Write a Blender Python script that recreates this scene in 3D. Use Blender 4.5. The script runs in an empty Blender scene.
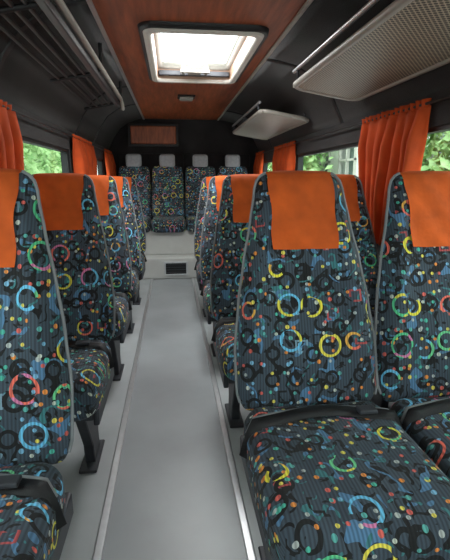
import bpy, bmesh, math, random
from mathutils import Vector, Matrix
random.seed(4)
S=bpy.context.scene
try:
    S.view_settings.view_transform='Standard'
    S.view_settings.look='None'
except Exception: pass

# ------------------------------------------------------------ helpers
def srgb(r,g,b):
    f=lambda c:((c/255)/12.92 if c/255<=0.04045 else (((c/255)+0.055)/1.055)**2.4)
    return (f(r),f(g),f(b),1)
def link(o,parent=None):
    S.collection.objects.link(o)
    if parent: o.parent=parent
    return o
def empty(name,loc=(0,0,0)):
    e=bpy.data.objects.new(name,None); e.location=loc; e.empty_display_size=.1
    return link(e)
def mesh_obj(name,verts,faces,mat=None,parent=None,smooth=False,uvs=None):
    me=bpy.data.meshes.new(name); me.from_pydata(verts,[],faces); me.update()
    if mat:
        me.materials.append(mat)
    if smooth:
        for p in me.polygons: p.use_smooth=True
    if uvs:
        l=me.uv_layers.new(name='UVMap')
        for p in me.polygons:
            for k,li in enumerate(p.loop_indices): l.data[li].uv=uvs[p.index][k]
    o=bpy.data.objects.new(name,me)
    return link(o,parent)
def boxes(name,lst,mat,parent=None,bevel=0.0,seg=2):
    """lst of (x0,x1,y0,y1,z0,z1)"""
    bm=bmesh.new()
    for (x0,x1,y0,y1,z0,z1) in lst:
        r=bmesh.ops.create_cube(bm,size=1)
        for v in r['verts']:
            v.co=Vector(((x0+x1)/2+v.co.x*(x1-x0),(y0+y1)/2+v.co.y*(y1-y0),(z0+z1)/2+v.co.z*(z1-z0)))
    if bevel>0:
        bmesh.ops.bevel(bm,geom=bm.edges[:],offset=bevel,segments=seg,profile=.5,affect='EDGES')
    me=bpy.data.meshes.new(name); bm.to_mesh(me); bm.free()
    me.materials.append(mat)
    o=bpy.data.objects.new(name,me)
    return link(o,parent)
def tube(name,pts,r,mat,parent=None,cyclic=False):
    cu=bpy.data.curves.new(name,'CURVE'); cu.dimensions='3D'
    sp=cu.splines.new('POLY'); sp.points.add(len(pts)-1)
    for i,p in enumerate(pts): sp.points[i].co=(p[0],p[1],p[2],1)
    sp.use_cyclic_u=cyclic
    cu.bevel_depth=r; cu.bevel_resolution=2; cu.use_fill_caps=True
    cu.materials.append(mat)
    o=bpy.data.objects.new(name,cu)
    return link(o,parent)
def newmat(name):
    m=bpy.data.materials.new(name); m.use_nodes=True
    n=m.node_tree; b=n.nodes['Principled BSDF']
    return m,n,b
def simple(name,col,rough=.6,metal=0,noise=0,nscale=30,bump=0,bscale=200,sheen=0,stretch=None):
    m,n,b=newmat(name)
    b.inputs['Base Color'].default_value=col
    b.inputs['Roughness'].default_value=rough
    b.inputs['Metallic'].default_value=metal
    tc=n.nodes.new('ShaderNodeTexCoord')
    if noise:
        t=n.nodes.new('ShaderNodeTexNoise'); t.inputs['Scale'].default_value=nscale; t.inputs['Detail'].default_value=5
        if stretch:
            mp=n.nodes.new('ShaderNodeMapping'); mp.inputs['Scale'].default_value=stretch
            n.links.new(tc.outputs['Object'],mp.inputs[0]); n.links.new(mp.outputs[0],t.inputs['Vector'])
        else: n.links.new(tc.outputs['Object'],t.inputs['Vector'])
        r=n.nodes.new('ShaderNodeMapRange'); r.inputs[1].default_value=.3; r.inputs[2].default_value=.7
        r.inputs[3].default_value=1-noise; r.inputs[4].default_value=1+noise
        n.links.new(t.outputs[0],r.inputs[0])
        v=n.nodes.new('ShaderNodeVectorMath'); v.operation='SCALE'
        v.inputs[0].default_value=col[:3]
        n.links.new(r.outputs[0],v.inputs['Scale'])
        n.links.new(v.outputs[0],b.inputs['Base Color'])
    if bump:
        t2=n.nodes.new('ShaderNodeTexNoise'); t2.inputs['Scale'].default_value=bscale; t2.inputs['Detail'].default_value=3
        n.links.new(tc.outputs['Object'],t2.inputs['Vector'])
        bp=n.nodes.new('ShaderNodeBump'); bp.inputs['Strength'].default_value=bump; bp.inputs['Distance'].default_value=.004
        n.links.new(t2.outputs[0],bp.inputs['Height']); n.links.new(bp.outputs[0],b.inputs['Normal'])
    if sheen: b.inputs['Sheen Weight'].default_value=sheen
    return m

# ------------------------------------------------------------ fabric
def fabric():
    m,n,b=newmat('bus_seat_moquette'); N=n.nodes; L=n.links
    uv=N.new('ShaderNodeTexCoord'); oi=N.new('ShaderNodeObjectInfo')
    sc=N.new('ShaderNodeMath'); sc.operation='MULTIPLY'; sc.inputs[1].default_value=13.7; L.new(oi.outputs['Random'],sc.inputs[0])
    add=N.new('ShaderNodeVectorMath'); add.operation='ADD'
    L.new(uv.outputs['UV'],add.inputs[0]); L.new(sc.outputs[0],add.inputs[1])
    V=add.outputs[0]
    def off(k):
        a=N.new('ShaderNodeVectorMath'); a.operation='ADD'; a.inputs[1].default_value=(k,k*1.7,0); L.new(V,a.inputs[0]); return a.outputs[0]
    def math_(op,a,bv,c=None):
        x=N.new('ShaderNodeMath'); x.operation=op
        for i,q in enumerate((a,bv,c)):
            if q is None: continue
            if isinstance(q,(int,float)): x.inputs[i].default_value=q
            else: L.new(q,x.inputs[i])
        return x.outputs[0]
    def vor(k,scale,rnd=.8,metric='EUCLIDEAN'):
        t=N.new('ShaderNodeTexVoronoi'); t.voronoi_dimensions='2D'; t.distance=metric
        t.inputs['Scale'].default_value=scale; t.inputs['Randomness'].default_value=rnd
        L.new(off(k),t.inputs['Vector']); return t
    def sep(c):
        s=N.new('ShaderNodeSeparateColor'); L.new(c,s.inputs[0]); return s.outputs
    def ramp(fac,cols):
        r=N.new('ShaderNodeValToRGB'); r.color_ramp.interpolation='CONSTANT'
        e=r.color_ramp.elements
        for i in range(len(cols)):
            if i<2: el=e[i]; el.position=i/len(cols)
            else: el=e.new(i/len(cols))
            el.color=cols[i]
        L.new(fac,r.inputs[0]); return r.outputs[0]
    def mix(fac,a,c):
        x=N.new('ShaderNodeMix'); x.data_type='RGBA'
        L.new(fac,x.inputs[0])
        for i,q in ((6,a),(7,c)):
            if isinstance(q,tuple): x.inputs[i].default_value=q
            else: L.new(q,x.inputs[i])
        return x.outputs[2]
    def lt(a,v): return math_('LESS_THAN',a,v)
    def gt(a,v): return math_('GREATER_THAN',a,v)
    def mul(a,c): return math_('MULTIPLY',a,c)
    def noise(k,scale,detail=1,dist=0):
        t=N.new('ShaderNodeTexNoise'); t.noise_dimensions='2D'; t.inputs['Scale'].default_value=scale
        t.inputs['Detail'].default_value=detail; t.inputs['Distortion'].default_value=dist
        L.new(off(k),t.inputs['Vector']); return t.outputs[0]
    # base
    col=mix(noise(1,7,2),srgb(44,57,70),srgb(70,83,96))
    # black doodles
    d=noise(3,24,1,1.2); col=mix(gt(d,.60),col,srgb(12,14,18))
    # blue grey blobs
    d=noise(5,20,0,.8); col=mix(gt(d,.73),col,srgb(80,122,158))
    d=noise(8,22,0,1.5); col=mix(gt(d,.77),col,srgb(56,118,124))
    # angular strokes
    v=vor(2,13,1,'CHEBYCHEV'); s=sep(v.outputs['Color'])
    mk=mul(mul(gt(v.outputs['Distance'],.18),lt(v.outputs['Distance'],.26)),mul(gt(s[1],.55),gt(noise(7,18),.52)))
    col=mix(mk,col,ramp(s[0],[srgb(14,16,20),srgb(120,152,170),srgb(14,16,20),srgb(178,76,78)]))
    # black rings
    for k,sc_ in ((4,12),(14,10)):
        v=vor(k,sc_,.9); s=sep(v.outputs['Color'])
        mk=mul(mul(gt(v.outputs['Distance'],.18),lt(v.outputs['Distance'],.29)),gt(s[1],.55))
        col=mix(mk,col,srgb(12,14,18))
    # dots
    for k,scale,r,th in ((6,26,.17,.56),(9,33,.17,.62)):
        v=vor(k,scale,.85); s=sep(v.outputs['Color'])
        mk=mul(lt(v.outputs['Distance'],r),gt(s[1],th))
        col=mix(mk,col,ramp(s[0],[srgb(230,142,62),srgb(196,202,190),srgb(76,182,160),srgb(214,98,88),srgb(120,176,210),srgb(225,210,90),srgb(175,182,180),srgb(90,172,166)]))
    # coloured rings
    v=vor(11,8.8,.75); s=sep(v.outputs['Color'])
    rr=math_('MULTIPLY_ADD',s[2],.12,.17)
    inner=math_('GREATER_THAN',v.outputs['Distance'],rr)
    outer=math_('LESS_THAN',v.outputs['Distance'],math_('ADD',rr,math_('MULTIPLY_ADD',noise(17,12),.07,.036)))
    mk=mul(mul(inner,outer),gt(s[1],.52))
    mk=mul(mk,gt(noise(19,14),.36))
    col2=mix(gt(noise(12,11),.55),ramp(s[0],[srgb(232,222,66),srgb(236,112,94),srgb(106,190,230),srgb(236,222,84),srgb(86,200,142)]),
             ramp(s[2],[srgb(236,180,80),srgb(112,210,148),srgb(226,214,76),srgb(214,124,170)]))
    col=mix(mk,col,col2)
    # ribs
    w=N.new('ShaderNodeTexWave'); w.wave_type='BANDS'; w.bands_direction='X'; w.inputs['Scale'].default_value=34
    L.new(uv.outputs['UV'],w.inputs['Vector'])
    mr=N.new('ShaderNodeMapRange'); mr.inputs[3].default_value=.60; mr.inputs[4].default_value=1.08; L.new(w.outputs['Fac'],mr.inputs[0])
    sv=N.new('ShaderNodeVectorMath'); sv.operation='SCALE'; L.new(col,sv.inputs[0]); L.new(mr.outputs[0],sv.inputs['Scale'])
    L.new(sv.outputs[0],b.inputs['Base Color'])
    bp=N.new('ShaderNodeBump'); bp.inputs['Strength'].default_value=.25; bp.inputs['Distance'].default_value=.003
    L.new(w.outputs['Fac'],bp.inputs['Height']); L.new(bp.outputs[0],b.inputs['Normal'])
    b.inputs['Roughness'].default_value=.85; b.inputs['Sheen Weight'].default_value=.06
    return m

M_fab=fabric()
M_orange=simple('orange_head_cover_cloth',srgb(192,82,18),.9,noise=.22,nscale=12,bump=.7,bscale=24)
M_curt=simple('orange_curtain_cloth',srgb(186,68,10),.85,noise=.22,nscale=8,bump=.2,bscale=150)
M_ceilo=simple('rust_headliner',srgb(146,76,46),.42,noise=.38,nscale=7,bump=.25,bscale=120,stretch=(5,.5,1))
M_dark=simple('charcoal_carpet_lining',srgb(34,32,33),.9,noise=.4,nscale=5,bump=.5,bscale=350,sheen=.1)
M_dark2=simple('dark_plastic',srgb(24,24,26),.5,noise=.1)
M_leg=simple('seat_leg_plastic',srgb(52,54,60),.5,noise=.1)
M_floor=simple('grey_vinyl_floor',srgb(156,160,163),.36,noise=.12,nscale=2.5,bump=.1,bscale=400)
M_plat=simple('light_grey_floor',srgb(168,172,174),.5,noise=.1,nscale=4)
M_alu=simple('aluminium_trim',srgb(205,206,208),.35,.7,noise=.06)
M_grey=simple('light_grey_plastic',srgb(158,154,146),.45,noise=.08)
M_pipe=simple('grey_piping',srgb(122,126,130),.6)
M_white=simple('white_frame_plastic',srgb(205,200,192),.45,noise=.05)
M_rev=simple('hatch_reveal',srgb(150,120,100),.5,noise=.08)
M_seal=simple('black_rubber_seal',srgb(18,18,20),.5)
M_head=simple('grey_headrest_cloth',srgb(150,150,154),.8,noise=.1)
M_belt=simple('black_belt_webbing',srgb(18,18,22),.6,bump=.3,bscale=500)
M_step=simple('white_step_paint',srgb(205,205,202),.5,noise=.06,nscale=6)
M_ground=simple('asphalt',srgb(170,172,170),.9,noise=.1)
M_stucco=simple('house_stucco',srgb(225,224,216),.9,noise=.06,nscale=2)
M_red=simple('red_brick_paint',srgb(170,80,70),.8)

def glassmat():
    m=bpy.data.materials.new('window_glass'); m.use_nodes=True; n=m.node_tree
    n.nodes.clear(); o=n.nodes.new('ShaderNodeOutputMaterial'); t=n.nodes.new('ShaderNodeBsdfTransparent'); g=n.nodes.new('ShaderNodeBsdfGlossy')
    t.inputs[0].default_value=(.88,.95,.91,1); g.inputs['Roughness'].default_value=.03
    x=n.nodes.new('ShaderNodeMixShader'); x.inputs[0].default_value=.05
    n.links.new(t.outputs[0],x.inputs[1]); n.links.new(g.outputs[0],x.inputs[2]); n.links.new(x.outputs[0],o.inputs[0]); return m
M_glass=glassmat()
def leafmat():
    m,n,b=newmat('green_leaves')
    t=n.nodes.new('ShaderNodeTexCoord'); z=n.nodes.new('ShaderNodeTexNoise'); z.inputs['Scale'].default_value=2.5; z.inputs['Detail'].default_value=4
    r=n.nodes.new('ShaderNodeValToRGB'); r.color_ramp.elements[0].position=.35; r.color_ramp.elements[1].position=.68
    r.color_ramp.elements[0].color=srgb(105,150,80); r.color_ramp.elements[1].color=srgb(200,228,165)
    n.links.new(t.outputs['Object'],z.inputs['Vector']); n.links.new(z.outputs[0],r.inputs[0]); n.links.new(r.outputs[0],b.inputs['Base Color'])
    b.inputs['Roughness'].default_value=.6
    return m
M_leaf=leafmat()
def meshmat():
    m,n,b=newmat('perforated_rack_mesh'); N=n.nodes; L=n.links
    t=N.new('ShaderNodeTexCoord'); v=N.new('ShaderNodeTexVoronoi'); v.voronoi_dimensions='2D'; v.inputs['Scale'].default_value=62; v.inputs['Randomness'].default_value=0
    mp=N.new('ShaderNodeMapping'); mp.inputs['Rotation'].default_value=(0,0,.785)
    L.new(t.outputs['Object'],mp.inputs[0]); L.new(mp.outputs[0],v.inputs['Vector'])
    r=N.new('ShaderNodeValToRGB'); r.color_ramp.elements[0].position=.36; r.color_ramp.elements[1].position=.46
    r.color_ramp.elements[0].color=srgb(56,52,48); r.color_ramp.elements[1].color=srgb(172,160,140)
    L.new(v.outputs['Distance'],r.inputs[0]); L.new(r.outputs[0],b.inputs['Base Color']); b.inputs['Roughness'].default_value=.5
    return m
M_mesh=meshmat()

# ------------------------------------------------------------ dimensions
XL,XR=-.82,1.20
YF,YB=-1.3,6.15
ZC=1.95
WT,WB=1.39,.85
HX0,HX1,HY0,HY1=-.11,.50,2.52,3.72
OX0,OX1=-.35,.64

# floor
boxes('floor',[(XL-.1,XR+.1,YF,YB+.1,-.08,0)],M_floor)
boxes('trim_1',[(-.275,-.250,YF+.1,5.04,0.0,.012)],M_alu,bevel=.003)
boxes('trim_2',[(.200,.225,YF+.1,5.04,0.0,.012)],M_alu,bevel=.003)
boxes('trim_3',[(XL,-.279,YF+.1,5.04,0.0,.006)],M_plat)
boxes('trim_4',[(.229,XR,YF+.1,5.04,0.0,.006)],M_plat)

# walls with window openings
def wall(name,x0,x1,wins):
    L=[(x0,x1,YF,YB,0,WB),(x0,x1,YF,YB,WT,1.54)]
    y=YF
    for a,b_ in wins:
        L.append((x0,x1,y,a,WB,WT)); y=b_
    L.append((x0,x1,y,YB,WB,WT))
    return boxes(name,L,M_dark)
winsR=[(-.9,2.15),(2.5,4.2),(4.6,5.8)]
winsL=[(-.9,1.9),(2.15,3.75),(4.2,5.5)]
wall('wall_left',XL-.07,XL,winsL)
wall('wall_right',XR,XR+.07,winsR)
k=0
for side,wins in ((-1,winsL),(1,winsR)):
    for a,b_ in wins:
        k+=1
        e=empty('window_%d'%k)
        xa,xb=(XL-.05,XL-.04) if side<0 else (XR+.04,XR+.05)
        boxes('glass',[(xa,xb,a,b_,WB,WT)],M_glass,e)
        fx0,fx1=(XL-.06,XL-.01) if side<0 else (XR+.01,XR+.06)
        s=.022
        boxes('seal',[(fx0,fx1,a,a+s,WB,WT),(fx0,fx1,b_-s,b_,WB,WT),(fx0,fx1,a+s,b_-s,WB,WB+s),(fx0,fx1,a+s,b_-s,WT-s,WT)],M_seal,e)
# rear wall, front wall
boxes('wall_rear',[(XL-.07,XR+.07,YB,YB+.08,0,2.05)],M_dark)
boxes('wall_front',[(XL-.07,XR+.07,YF-.08,YF,0,.9),(XL-.07,XR+.07,YF-.08,YF,1.75,2.05),(XL-.07,XL+.1,YF-.08,YF,.9,1.75),(XR-.1,XR+.07,YF-.08,YF,.9,1.75)],M_dark)
e=empty('window_7'); boxes('glass',[(XL+.1,XR-.1,YF-.05,YF-.04,.9,1.75)],M_glass,e)

# ceiling: cove sections + flat with hatch opening, one object two materials
prof_r=[(XR+.03,1.52),(XR-.01,1.60),(XR-.06,1.70),(XR-.18,1.82),(XR-.34,1.91),(.72,1.94),(OX1,ZC)]
prof_l=[(XL-.03,1.52),(XL+.01,1.60),(XL+.06,1.70),(XL+.15,1.82),(XL+.27,1.90),(-.42,1.94),(OX0,ZC)]
V=[];F=[];MI=[]
def strip(prof):
    b0=len(V)
    for (x,z) in prof:
        V.append((x,YF,z)); V.append((x,YB,z))
    for i in range(len(prof)-1):
        F.append((b0+2*i,b0+2*i+1,b0+2*i+3,b0+2*i+2)); MI.append(0)
strip(prof_r); strip(prof_l)
def quad(x0,x1,y0,y1,z,mi):
    b0=len(V); V.extend([(x0,y0,z),(x1,y0,z),(x1,y1,z),(x0,y1,z)]); F.append((b0,b0+1,b0+2,b0+3)); MI.append(mi)
quad(OX0,HX0,YF,YB,ZC,1); quad(HX1,OX1,YF,YB,ZC,1); quad(HX0,HX1,YF,HY0,ZC,1); quad(HX0,HX1,HY1,YB,ZC,1)
c=mesh_obj('ceiling',V,F,M_dark); c.data.materials.append(M_ceilo)
for p,mi in zip(c.data.polygons,MI): p.material_index=mi; p.use_smooth=(mi==0)
sm=c.modifiers.new('s','SOLIDIFY'); sm.thickness=.01; sm.offset=0
# roof outer cover (keeps light out), with hole
boxes('roof_panel',[(XL-.08,HX0-.02,YF,YB,2.03,2.06),(HX1+.02,XR+.08,YF,YB,2.03,2.06),(HX0-.02,HX1+.02,YF,HY0-.02,2.03,2.06),(HX0-.02,HX1+.02,HY1+.02,YB,2.03,2.06)],M_white)
boxes('trim_5',[(OX0-.012,OX0+.012,YF,YB-.02,ZC-.018,ZC-.006)],M_alu,bevel=.003)
boxes('trim_6',[(OX1-.012,OX1+.012,YF,YB-.02,ZC-.018,ZC-.006)],M_grey,bevel=.003)
# roof ribs following cove
def rib(name,prof,y):
    pts=[(x,y,z) for x,z in prof]
    vs=[];fs=[]
    cx=.14
    for (x,yy,z) in pts:
        d=Vector((cx-x,0,1.3-z)).normalized()*.014
        for dy in (-.025,.025):
            vs.append((x,yy+dy,z)); vs.append((x+d.x,yy+dy*.8,z+d.z))
    for i in range(len(pts)-1):
        a=4*i;b_=a+4
        fs+= [(a,a+1,b_+1,b_),(a+1,a+3,b_+3,b_+1),(a+3,a+2,b_+2,b_+3)]
    return mesh_obj(name,vs,fs,M_dark2)
t=7
for y in (1.3,2.25,4.1,5.0):
    rib('trim_%d'%t,prof_l,y); t+=1
for y in (3.1,5.35):
    rib('trim_%d'%t,prof_r,y); t+=1

# ------------------------------------------------------------ roof hatch
e=empty('roof_hatch',((HX0+HX1)/2,(HY0+HY1)/2,ZC))
def rrect(x0,x1,y0,y1,r,z,n=6):
    pts=[]
    for cx,cy,a0 in ((x1-r,y1-r,0),(x0+r,y1-r,90),(x0+r,y0+r,180),(x1-r,y0+r,270)):
        for i in range(n+1):
            a=math.radians(a0+90*i/n); pts.append((cx+r*math.cos(a),cy+r*math.sin(a),z))
    return pts
hx,hy=(HX1-HX0)/2,(HY1-HY0)/2
def loft(name,loops,mat):
    V=[p for l in loops for p in l]; n=len(loops[0]); F=[]
    for i in range(len(loops)-1):
        for j in range(n):
            F.append((i*n+j,i*n+(j+1)%n,(i+1)*n+(j+1)%n,(i+1)*n+j))
    return mesh_obj(name,V,F,mat,e,smooth=True)
loft('outer_flange',[rrect(-hx-.05,hx+.05,-hy-.05,hy+.05,.09,-.005),rrect(-hx-.045,hx+.045,-hy-.045,hy+.045,.085,-.03),rrect(-hx-.02,hx+.02,-hy-.02,hy+.02,.07,-.032)],M_dark2)
loft('frame',[rrect(-hx-.025,hx+.025,-hy-.025,hy+.025,.07,-.03),rrect(-hx-.02,hx+.02,-hy-.02,hy+.02,.07,-.042),
       rrect(-hx+.015,hx-.015,-hy+.015,hy-.015,.06,-.042),rrect(-hx+.02,hx-.02,-hy+.02,hy-.02,.055,-.02)],M_white)
loft('reveal',[rrect(-hx+.018,hx-.018,-hy+.018,hy-.018,.055,-.03),rrect(-hx+.03,hx-.03,-hy+.03,hy-.03,.05,.10)],M_rev)
loft('inner_frame',[rrect(-hx+.024,hx-.024,-hy+.024,hy-.024,.05,.05),rrect(-hx+.055,hx-.055,-hy+.055,hy-.055,.05,.055),rrect(-hx+.06,hx-.06,-hy+.06,hy-.06,.05,.09)],M_white)
l=rrect(-hx+.03,hx-.03,-hy+.03,hy-.03,.05,.095)
mesh_obj('dome_glass',l,[tuple(range(len(l)))],M_glass,e)
boxes('handle',[(-.11,.11,hy-.20,hy-.165,-.01,.015),(-.05,.05,hy-.165,hy-.09,-.005,.02),(-.10,-.075,hy-.19,hy-.06,.0,.05),(.075,.10,hy-.19,hy-.06,.0,.05)],M_grey,e,bevel=.006)
boxes('crossbar',[(-hx+.03,hx-.03,hy-.08,hy-.045,-.005,.03)],M_leg,e,bevel=.005)
# ceiling lamp
e=empty('ceiling_lamp',(.16,4.5,ZC))
boxes('base',[(-.085,.085,-.09,.09,-.02,-.005)],M_dark2,e,bevel=.008)
boxes('lens',[(-.065,.065,-.07,.07,-.04,-.018)],M_grey,e,bevel=.01)

# ------------------------------------------------------------ luggage racks (right)
def rack(y0,y1,mat_under):
    e=empty('luggage_rack',(0,(y0+y1)/2,0)); hl=(y1-y0)/2
    xi,zi,xo,zo=.74,1.70,1.14,1.635
    V=[(xi,-hl,zi),(xo,-hl,zo),(xo,hl,zo),(xi,hl,zi)]
    o=mesh_obj('mesh_shelf',V,[(0,1,2,3)],mat_under,e)
    s=o.modifiers.new('s','SOLIDIFY'); s.thickness=.008
    pts=rrect(xi,xo,-hl,hl,.07,0,5); pts=[(x,y,zi+(x-xi)/(xo-xi)*(zo-zi)) for x,y,_ in pts]
    tube('rim',pts,.018,M_grey,e,True)
    tube('rail',[(xi-.01,-hl+.05,zi+.07),(xi-.01,hl-.05,zi+.07)],.011,M_alu,e)
    for yy in (-hl+.12,0,hl-.12):
        tube('bracket',[(xi-.01,yy,zi+.07),(xi+.0,yy,zi+.0),(xo,yy,zo+.02),(xo-.01,yy,zo+.08)],.009,M_leg,e)
    return e
rack(.25,2.72,M_mesh); rack(3.65,5.35,M_grey)
# left overhead open shelf with grab rail
e=empty('overhead_open_rack',(-.40,1.9,1.80))
tube('grab_rail',[(0,-1.9,0),(0,1.95,0),(0,2.05,-.02),(0,2.1,-.06)],.015,M_grey,e)
boxes('lower_edge',[(-.055,-.018,-1.9,2.04,-.05,-.012)],M_dark2,e,bevel=.006)
for xx,zz_ in ((-.10,-.035),(-.15,-.045),(-.20,-.055),(-.25,-.065)):
    tube('slat',[(xx,-1.9,zz_),(xx,2.0,zz_)],.009,M_dark2,e)
for yy in (-1.2,-.1,.95,1.98):
    tube('bracket',[(0,yy,.135),(-.0,yy,0),(-.04,yy,-.03),(-.30,yy,-.08)],.012,M_dark2,e)

# ------------------------------------------------------------ curtains
def curtain(x,y0,y1,side,folds,pinch=.72,zt=1.48,zb=.80):
    e=empty('window_curtain',(x,(y0+y1)/2,0))
    nu,nv=folds*12,22; V=[];F=[]; w=(y1-y0)
    ph=random.random()*6
    for j in range(nv+1):
        t=j/nv; z=zt+(zb-zt)*t
        ww=w*(1-(1-pinch)*math.sin(min(1,t*1.1)*math.pi/2))
        for i in range(nu+1):
            u=i/nu
            y=(u-.5)*ww+.010*math.sin(9*u+5*t)
            f1=math.sin(u*folds*2*math.pi+ph+.9*math.sin(2.2*t+u*5))
            a=.029+.010*math.sin(u*13+ph)
            xx=side*(a*math.copysign(abs(f1)**.7,f1)-.006*math.cos(u*40+t*8)*t)-side*.014 
            V.append((xx*min(1,.35+t*3),y,z))
    for j in range(nv):
        for i in range(nu):
            a=j*(nu+1)+i; F.append((a,a+1,a+nu+2,a+nu+1))
    o=mesh_obj('cloth',V,F,M_curt,e,smooth=True)
    s=o.modifiers.new('s','SOLIDIFY'); s.thickness=.003
    V=[];F=[]
    for j,z in enumerate((zt-.005,zt+.015,zt+.03)):
        for i in range(nu+1):
            u=i/nu; V.append((.009*math.sin(u*folds*4*math.pi)*(1+j*.4),(u-.5)*w,z+.003*math.sin(u*folds*9)))
    for j in range(2):
        for i in range(nu):
            a=j*(nu+1)+i; F.append((a,a+1,a+nu+2,a+nu+1))
    o=mesh_obj('heading',V,F,M_curt,e,smooth=True); s=o.modifiers.new('s','SOLIDIFY'); s.thickness=.003
for y0,y1,f in ((1.95,2.64,7),(4.15,4.95,6),(5.6,6.05,5)): curtain(XR-.035,y0,y1,1,f,.8)
for y0,y1,f in ((1.45,2.40,8),(3.75,4.6,6),(5.45,6.05,5)): curtain(XL+.035,y0,y1,-1,f,.9)
tube('curtain_rail',[(XR-.035,YF+.1,1.49),(XR-.035,YB-.05,1.49)],.007,M_dark2)
tube('curtain_rail',[(XL+.035,YF+.1,1.49),(XL+.035,YB-.05,1.49)],.007,M_dark2)

# ------------------------------------------------------------ passenger seat meshes
H=.775
def interp(tab,t):
    for (a,va),(b_,vb) in zip(tab,tab[1:]):
        if t<=b_:
            f=(t-a)/(b_-a); f=f*f*(3-2*f)*.35+f*.65
            return va+(vb-va)*f
    return tab[-1][1]
WTAB=[(0,.215),(.08,.232),(.25,.233),(.45,.216),(.62,.194),(.78,.168),(.90,.152),(1,.142)]
WIDE=[(0,.215),(.08,.225),(.5,.222),(.8,.212),(1,.195)]
DTAB=[(0,.055),(.3,.058),(.7,.045),(1,.036)]
CUR=[WTAB]
def wd(z):
    t=z/H; w=interp(CUR[0],t); d=interp(DTAB,t)
    r=.05; s=H-z
    if s<r:
        f=math.sqrt(max(0,1-((r-s)/r)**2)); w=w-.045*(1-f); d=d*max(f,.12)
    s=z; r=.03
    if s<r:
        f=math.sqrt(max(0,1-((r-s)/r)**2)); w-=.02*(1-f); d=d*max(f,.3)
    return w,d
def yfront(nx,z):
    w,d=wd(z); t=z/H
    m=(max(0,1-nx**4))**.5
    bol=.036*math.exp(-((abs(nx)-.78)/.17)**2)*math.sin(math.pi*min(1,max(0,t*1.05)))
    lum=.012*math.sin(math.pi*min(1,t/.5))*math.exp(-(nx/.5)**2) if t<.5 else 0
    k=min(1,d/.036)
    return -d*m-(bol*(m>0)*m**.3+lum)*k
def yback(nx,z):
    w,d=wd(z); return d*(max(0,1-nx**4))**.5
def back_mesh():
    zs=[0,.004,.012,.03]+[.03+(H-.08)*i/22 for i in range(1,23)]+[H-.035,H-.02,H-.01,H-.003,H]
    nn=20
    ns=[math.sin((-.5+i/nn)*math.pi) for i in range(nn+1)]
    V=[];UV=[]
    for z in zs:
        w,d=wd(z); ring=[]
        for i in range(nn,0,-1):
            ring.append((ns[i]*w,yback(ns[i],z)) )
        for i in range(0,nn): ring.append((ns[i]*w,yfront(ns[i],z)))
        V.append(ring)
    nr=len(V[0]); verts=[(x,y,z) for ring,z in zip(V,zs) for x,y in ring]
    us=[]
    for ring in V:
        acc=[0]
        for i in range(nr): 
            a=ring[i]; b_=ring[(i+1)%nr]; acc.append(acc[-1]+math.hypot(a[0]-b_[0],a[1]-b_[1]))
        mid=acc[nn+nn//2]; us.append([q-mid for q in acc])
    F=[];U=[]
    for j in range(len(zs)-1):
        for i in range(nr):
            F.append((j*nr+i,j*nr+(i+1)%nr,(j+1)*nr+(i+1)%nr,(j+1)*nr+i))
            U.append(((us[j][i],zs[j]),(us[j][i+1],zs[j]),(us[j+1][i+1],zs[j+1]),(us[j+1][i],zs[j+1])))
    F.append(tuple(reversed(range(nr)))); U.append([(verts[q][0],verts[q][1]) for q in reversed(range(nr))])
    b0=(len(zs)-1)*nr
    F.append(tuple(range(b0,b0+nr))); U.append([(verts[q][0],H+verts[q][1]) for q in range(b0,b0+nr)])
    return verts,F,U
def obj_data(o):
    d=o.data; bpy.data.objects.remove(o); return d
CUR[0]=WIDE
v,f,u=back_mesh()
D_bback=obj_data(mesh_obj('bench_backrest',v,f,M_fab,None,True,u))
CUR[0]=WTAB
v,f,u=back_mesh()
D_back=obj_data(mesh_obj('backrest',v,f,M_fab,None,True,u))
# piping
pts=[]
zz=[.03+(H-.03)*i/26 for i in range(26)]+[H-.012,H-.003]
for z in zz: w,d=wd(z); pts.append((-(w+.002),-.012,z))
w,d=wd(H-.003); pts+=[(-w*.5,-.006,H+.002),(0,-.006,H+.002),(w*.5,-.006,H+.002)]
for z in reversed(zz): w,d=wd(z); pts.append(((w+.002),-.012,z))
o=tube('piping',pts,.0045,M_pipe); D_pipe=obj_data(o)
# head cover
def cover():
    path=[]
    zlow=H-.265
    for i in range(17): path.append(('f',zlow+(H-.012-zlow)*i/16))
    path+= [('t',-.6),('t',0),('t',.6)]
    for i in range(8): path.append(('b',H-.012-.13*i/7))
    nx=14; V=[];F=[]
    for k,(s,z) in enumerate(path):
        for i in range(nx+1):
            u=-1+2*i/nx
            hwid=.108+(.006 if s!='f' else .004*math.sin(k*.6))
            x=u*hwid
            if s=='t':
                w,d=wd(H-.012); V.append((x,z*d*1.05,H+.008-.004*abs(z)-.006*u**4)); continue
            w,d=wd(z); n_=max(-.97,min(.97,x/w)); zz_=z
            off=.007+.003*math.sin(u*7+z*40)
            y=yfront(n_,z)-off if s=='f' else yback(n_,z)+off
            if s=='f' and k<4: y-=.004*(4-k)/4*(1+math.sin(u*5))*.6
            V.append((x,y,zz_))
    for j in range(len(path)-1):
        for i in range(nx):
            a=j*(nx+1)+i; F.append((a,a+1,a+nx+2,a+nx+1))
    return V,F
v,f=cover(); o=mesh_obj('head_cover',v,f,M_orange,None,True); D_cover=obj_data(o)
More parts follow.
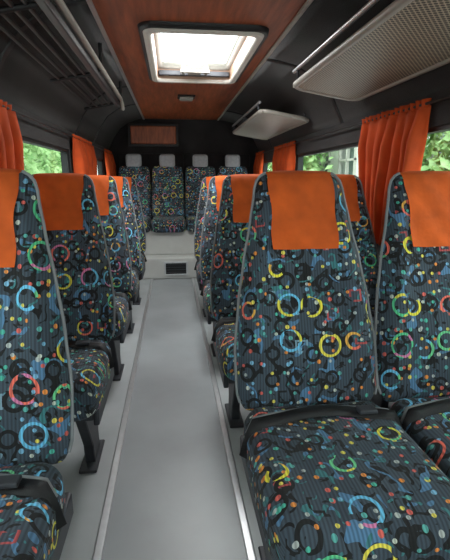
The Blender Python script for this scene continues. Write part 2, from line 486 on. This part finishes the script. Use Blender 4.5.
# cushion
CY0,CY1,CZ0,CZ1=-.53,.02,.31,.465
def cushion_mesh(w=.233,y0=CY0,y1=CY1,z0=CZ0,z1=CZ1):
    V=[];F=[];U=[]
    cy,cz=(y0+y1)/2,(z0+z1)/2
    hx_,hy_,hz=w,(y1-y0)/2,(z1-z0)/2
    nr=44; nl=12
    allr=[]; rad=.055
    prof2=[]
    for i in range(nl+1):
        a=-math.pi/2+math.pi*i/nl; c_,s_=math.cos(a),math.sin(a)
        prof2.append((-(1-c_)*rad, (hz-rad)*(1 if s_>0 else -1 if s_<0 else 0)+s_*rad))
    seq=[(-.19,-hz),(-.12,-hz)]+prof2+[(-.09,hz+.004),(-.13,hz+.007),(-.18,hz+.008)]
    for off,z in seq:
        ring=[]
        for k in range(nr):
            a=2*math.pi*k/nr; ca,sa=math.cos(a),math.sin(a); p=.32
            x=(hx_+off)*math.copysign(abs(ca)**p,ca); y=(hy_+off)*math.copysign(abs(sa)**p,sa)
            zz_=z
            if z>0:
                zz_+= .012*math.exp(-((abs(x)-hx_*.78)/.05)**2) - .018*max(0,(-y-hy_*.55)/hy_)*1.2
            ring.append((x,y+cy,zz_+cz))
        allr.append(ring)
    V=[p for r_ in allr for p in r_]; 
    for j in range(len(allr)-1):
        for k in range(nr): F.append((j*nr+k,j*nr+(k+1)%nr,(j+1)*nr+(k+1)%nr,(j+1)*nr+k))
    F.append(tuple(reversed(range(nr)))); b0=(len(allr)-1)*nr; F.append(tuple(range(b0,b0+nr)))
    ztop=z1
    for fc in F:
        cxm=sum(V[q][0] for q in fc)/len(fc); cym=sum(V[q][1] for q in fc)/len(fc)-cy
        side=abs(cxm)/hx_>abs(cym)/hy_
        L=[]
        for q in fc:
            x,y,z=V[q]; dz=max(0,ztop-.03-z)
            if side: L.append((x+math.copysign(dz,cxm),y))
            else: L.append((x,y+math.copysign(dz,cym)))
        U.append(L)
    return V,F,U
v,f,u=cushion_mesh(); D_cush=obj_data(mesh_obj('seat_cushion',v,f,M_fab,None,True,u))
# cushion piping: seam at the rear top edge
pts=[(x/20*.205,-.068-.03*((x/20)**2),.478+.006*(1-abs(x/20))) for x in range(-20,21)]
pts=[(-.226,-.11,.44)]+pts+[(.226,-.11,.44)]
o=tube('cushion_piping',pts,.005,M_pipe); D_cpipe=obj_data(o)
# seat belt
def ribbon(name,pts,wdt,mat,parent=None,up=Vector((0,.5,.87))):
    V=[];F=[]
    for i,p in enumerate(pts):
        p=Vector(p); a=Vector(pts[max(0,i-1)]); b_=Vector(pts[min(len(pts)-1,i+1)])
        d=(b_-a).normalized(); s=d.cross(up).normalized()*wdt/2
        V+= [tuple(p-s),tuple(p+s)]
    for i in range(len(pts)-1): F.append((2*i,2*i+1,2*i+3,2*i+2))
    o=mesh_obj(name,V,F,mat,parent,True); s=o.modifiers.new('s','SOLIDIFY'); s.thickness=.003; s.offset=0
    return o
bp_=[]
for i in range(29):
    t_=-1+2*i/28
    a_=abs(t_)
    x=t_*.235; y=-.15+.055*(1-t_*t_); z=.486-.003*(1-a_)+.004*math.cos(a_*5)-(.10*max(0,a_-.88)/.12)
    bp_.append((x,y,z))
o=ribbon('seat_belt',bp_,.042,M_belt,up=Vector((0,-.25,.97))); dg=bpy.context.evaluated_depsgraph_get()
D_belt=bpy.data.meshes.new_from_object(o.evaluated_get(dg)); bpy.data.objects.remove(o)
o=boxes('buckle',[(.10,.155,-.135,-.10,.489,.502)],M_leg,bevel=.004); D_buck=obj_data(o)
# frame + legs
o=boxes('seat_frame',[(-.20,.20,-.44,-.02,.285,.32),(-.222,-.20,-.45,.04,.27,.34),(.20,.222,-.45,.04,.27,.34)],M_leg,bevel=.006); D_frame=obj_data(o)
def legmesh():
    bm=bmesh.new()
    for x0 in (-.165,.125):
        for (pts) in ([(-.36,.29),(-.08,.29),(-.13,.10),(-.12,.012),(-.24,.012),(-.25,.10)],):
            a=[bm.verts.new((x0,y,z)) for y,z in pts]; b_=[bm.verts.new((x0+.04,y,z)) for y,z in pts]
            bm.faces.new(a); bm.faces.new(list(reversed(b_)))
            for i in range(6):
                j=(i+1)%6; bm.faces.new((a[i],b_[i],b_[j],a[j]))
        r=bmesh.ops.create_cube(bm,size=1)
        for v in r['verts']: v.co=Vector((x0+.02+v.co.x*.07,-.19+v.co.y*.22,.013+v.co.z*.012))
    bmesh.ops.recalc_face_normals(bm,faces=bm.faces[:])
    bmesh.ops.bevel(bm,geom=bm.edges[:],offset=.004,segments=1,affect='EDGES')
    me=bpy.data.meshes.new('seat_legs'); bm.to_mesh(me); bm.free(); me.materials.append(M_leg); return me
D_legs=legmesh()
def child(name,data,par,loc=(0,0,0),rot=(0,0,0)):
    o=bpy.data.objects.new(name,data); o.location=loc; o.rotation_euler=rot; return link(o,par)
REC=math.radians(-17)
def seat(x,y,depth=1.0):
    e=empty('passenger_seat',(x,y,0))
    b_=(0,.03,.43)
    child('backrest',D_back,e,b_,(REC,0,0)); child('piping',D_pipe,e,b_,(REC,0,0))
    child('head_cover',D_cover,e,b_,(REC,0,0))
    c_=child('seat_cushion',D_cush,e); c_.scale=(1,depth,1)
    child('cushion_piping',D_cpipe,e); child('seat_belt',D_belt,e); child('belt_buckle',D_buck,e)
    f_=child('seat_frame',D_frame,e); f_.scale=(1,depth,1)
    child('seat_legs',D_legs,e)
    return e
for y in (1.20,2.10,2.95,3.80):
    seat(.42,y,1.0 if y<1.5 else .9); seat(.89,y,1.0 if y<1.5 else .9)
for y in (1.0,1.85,2.67,3.47,4.25):
    seat(-.51,y,.86)

# ------------------------------------------------------------ rear platform, step and bench
boxes('rear_platform',[(XL+.01,XR-.01,5.05,YB-.04,0.003,.25)],M_step,bevel=.01)
e=empty('step_vent',(.02,5.045,.125))
boxes('frame',[(-.14,.14,-.012,0,-.085,-.065),(-.14,.14,-.012,0,.065,.085),(-.14,-.12,-.012,0,-.065,.065),(.12,.14,-.012,0,-.065,.065)],M_alu,e,bevel=.002)
boxes('slots',[(-.12,.12,-.004,0,-.065,.065)],M_seal,e)
boxes('louvres',[(-.12,.12,-.010,-.004,-.05+.03*i,-.04+.03*i) for i in range(4)],M_leg,e)
rb=empty('rear_bench_seat',(.16,5.72,.25))
boxes('bench_base',[(-.90,.90,-.42,.10,0.002,.30)],M_step,rb,bevel=.01)
hd=boxes('tmp',[(-.10,.10,-.045,.045,0,.17)],M_head,bevel=.04,seg=4); D_hd=obj_data(hd)
for i in range(4):
    x=(-1.5+i)*.43
    o=child('seat_cushion',D_cush,rb,(x,0,-.03)); o.scale=(.92,1,1)
    o=child('backrest',D_bback,rb,(x,.04,.40),(math.radians(-8),0,0)); o.scale=(.955,1,.88)
    child('headrest',D_hd,rb,(x,.13,1.06),(math.radians(-6),0,0))
# rear header panel (orange) framed
e=empty('rear_header_panel',(-.23,YB-.03,1.72))
boxes('panel',[(-.30,.30,-.035,0,-.10,.13)],M_ceilo,e,bevel=.015)
boxes('surround',[(-.33,.33,-.02,0,-.13,-.10),(-.33,.33,-.02,0,.13,.16),(-.33,-.30,-.02,0,-.10,.13),(.30,.33,-.02,0,-.10,.13)],M_dark2,e,bevel=.004)
boxes('door_1',[(XL+.12,.155,YB-.03,YB-.004,.27,1.5)],M_dark,bevel=.01)
boxes('door_2',[(.165,XR-.12,YB-.03,YB-.004,.27,1.5)],M_dark,bevel=.01)

# ------------------------------------------------------------ outside
boxes('ground',[(-30,30,-30,40,-.75,-.7)],M_ground)
def hedge(name,x0,x1,y0,y1,z0,z1,n,s):
    V=[];F=[]
    for i in range(n):
        c=Vector((random.uniform(x0,x1),random.uniform(y0,y1),random.uniform(z0,z1)+.3*math.sin(i*.1)))
        a=Vector((random.gauss(0,1),random.gauss(0,1),random.gauss(0,1))).normalized(); b_=a.orthogonal().normalized()
        a*=s*random.uniform(.6,1.4); b_*=s*.5
        q=len(V); V+= [tuple(c-a),tuple(c+b_),tuple(c+a),tuple(c-b_)]; F.append((q,q+1,q+2,q+3))
    return mesh_obj(name,V,F,M_leaf)
hedge('hedge',-5.0,-3.6,4,22,-.7,3.4,16000,.14)
hedge('hedge',9,10.5,-2,30,-.7,4.6,16000,.2)
hedge('hedge',3.8,4.8,4.2,7.2,-.7,2.6,5000,.12)
hedge('hedge',3.6,4.8,13,18,-.7,3.0,5000,.14)
M_pane=simple('house_window_pane',srgb(120,140,135),.15)
def house(x,y,s):
    e=empty('neighbouring_house',(x,y,-.7))
    X=lambda a,b_:(min(s*a,s*b_),max(s*a,s*b_))
    fa=X(0,.5); fr=X(-.04,.05); gl=X(.2,.22); bb=X(-.03,0)
    cols=[(-6,-5.2),(-3.9,-3.1),(-1.8,-1.0),(.3,1.1),(2.4,3.2),(4.5,6)]
    boxes('facade',[fa+(-6,6,0,1.4),fa+(-6,6,3.0,4.2)]+[fa+(a,b_,1.4,3.0) for a,b_ in cols],M_stucco,e)
    fl=[]
    for (a,b_),(c_,d_) in zip(cols,cols[1:]):
        fl+=[fr+(b_,b_+.1,1.4,3.0),fr+(c_-.1,c_,1.4,3.0),fr+((b_+c_)/2-.04,(b_+c_)/2+.04,1.4,3.0),fr+(b_,c_,1.4,1.5),fr+(b_,c_,2.9,3.0),fr+(b_,c_,2.4,2.46)]
    boxes('window_frames',fl,M_white,e)
    boxes('panes',[gl+(-5.9,5.9,1.4,3.0)],M_pane,e)
    boxes('base_band',[bb+(-6,6,0,1.1)],M_red,e)
house(5.2,11,1); house(-5.6,3.0,-1)

# ------------------------------------------------------------ light
w=bpy.data.worlds.new('overcast_sky'); S.world=w; w.use_nodes=True; nt=w.node_tree
bg=nt.nodes['Background']; bg.inputs['Strength'].default_value=4.2; bg.inputs['Color'].default_value=(.93,.97,1,1)
def area(name,loc,rot,sx,sy,en,col=(1,1,1)):
    l=bpy.data.lights.new(name,'AREA'); l.shape='RECTANGLE'; l.size=sx; l.size_y=sy; l.energy=en; l.color=col
    o=bpy.data.objects.new(name,l); o.location=loc; o.rotation_euler=rot; return link(o)
h=math.pi/2
area('windscreen_daylight',(.15,YF+.05,1.4),(math.radians(72),0,0),1.7,.9,9)
for k_,(a,b_) in enumerate(winsL): area('window_daylight_left',(XL+.01,(a+b_)/2,1.12),(0,-h,0),.5,b_-a,3.5,(1,1,.97))
for k_,(a,b_) in enumerate(winsR): area('window_daylight_right',(XR-.01,(a+b_)/2,1.12),(0,h,0),.5,b_-a,3.5,(1,1,.97))
area('hatch_daylight',((HX0+HX1)/2,(HY0+HY1)/2,ZC+.07),(0,0,0),.45,.95,24)

# ------------------------------------------------------------ camera
cam=bpy.data.cameras.new('camera'); co=bpy.data.objects.new('camera',cam); link(co)
cam.sensor_fit='VERTICAL'; cam.sensor_height=36; cam.lens=430/560*36; cam.clip_start=.02
co.location=(0,0,1.15)
pitch=math.atan(100/430); yaw=math.atan(53/math.hypot(430,100)*1.0)
co.rotation_euler=(h-pitch,0,-yaw)
S.camera=co
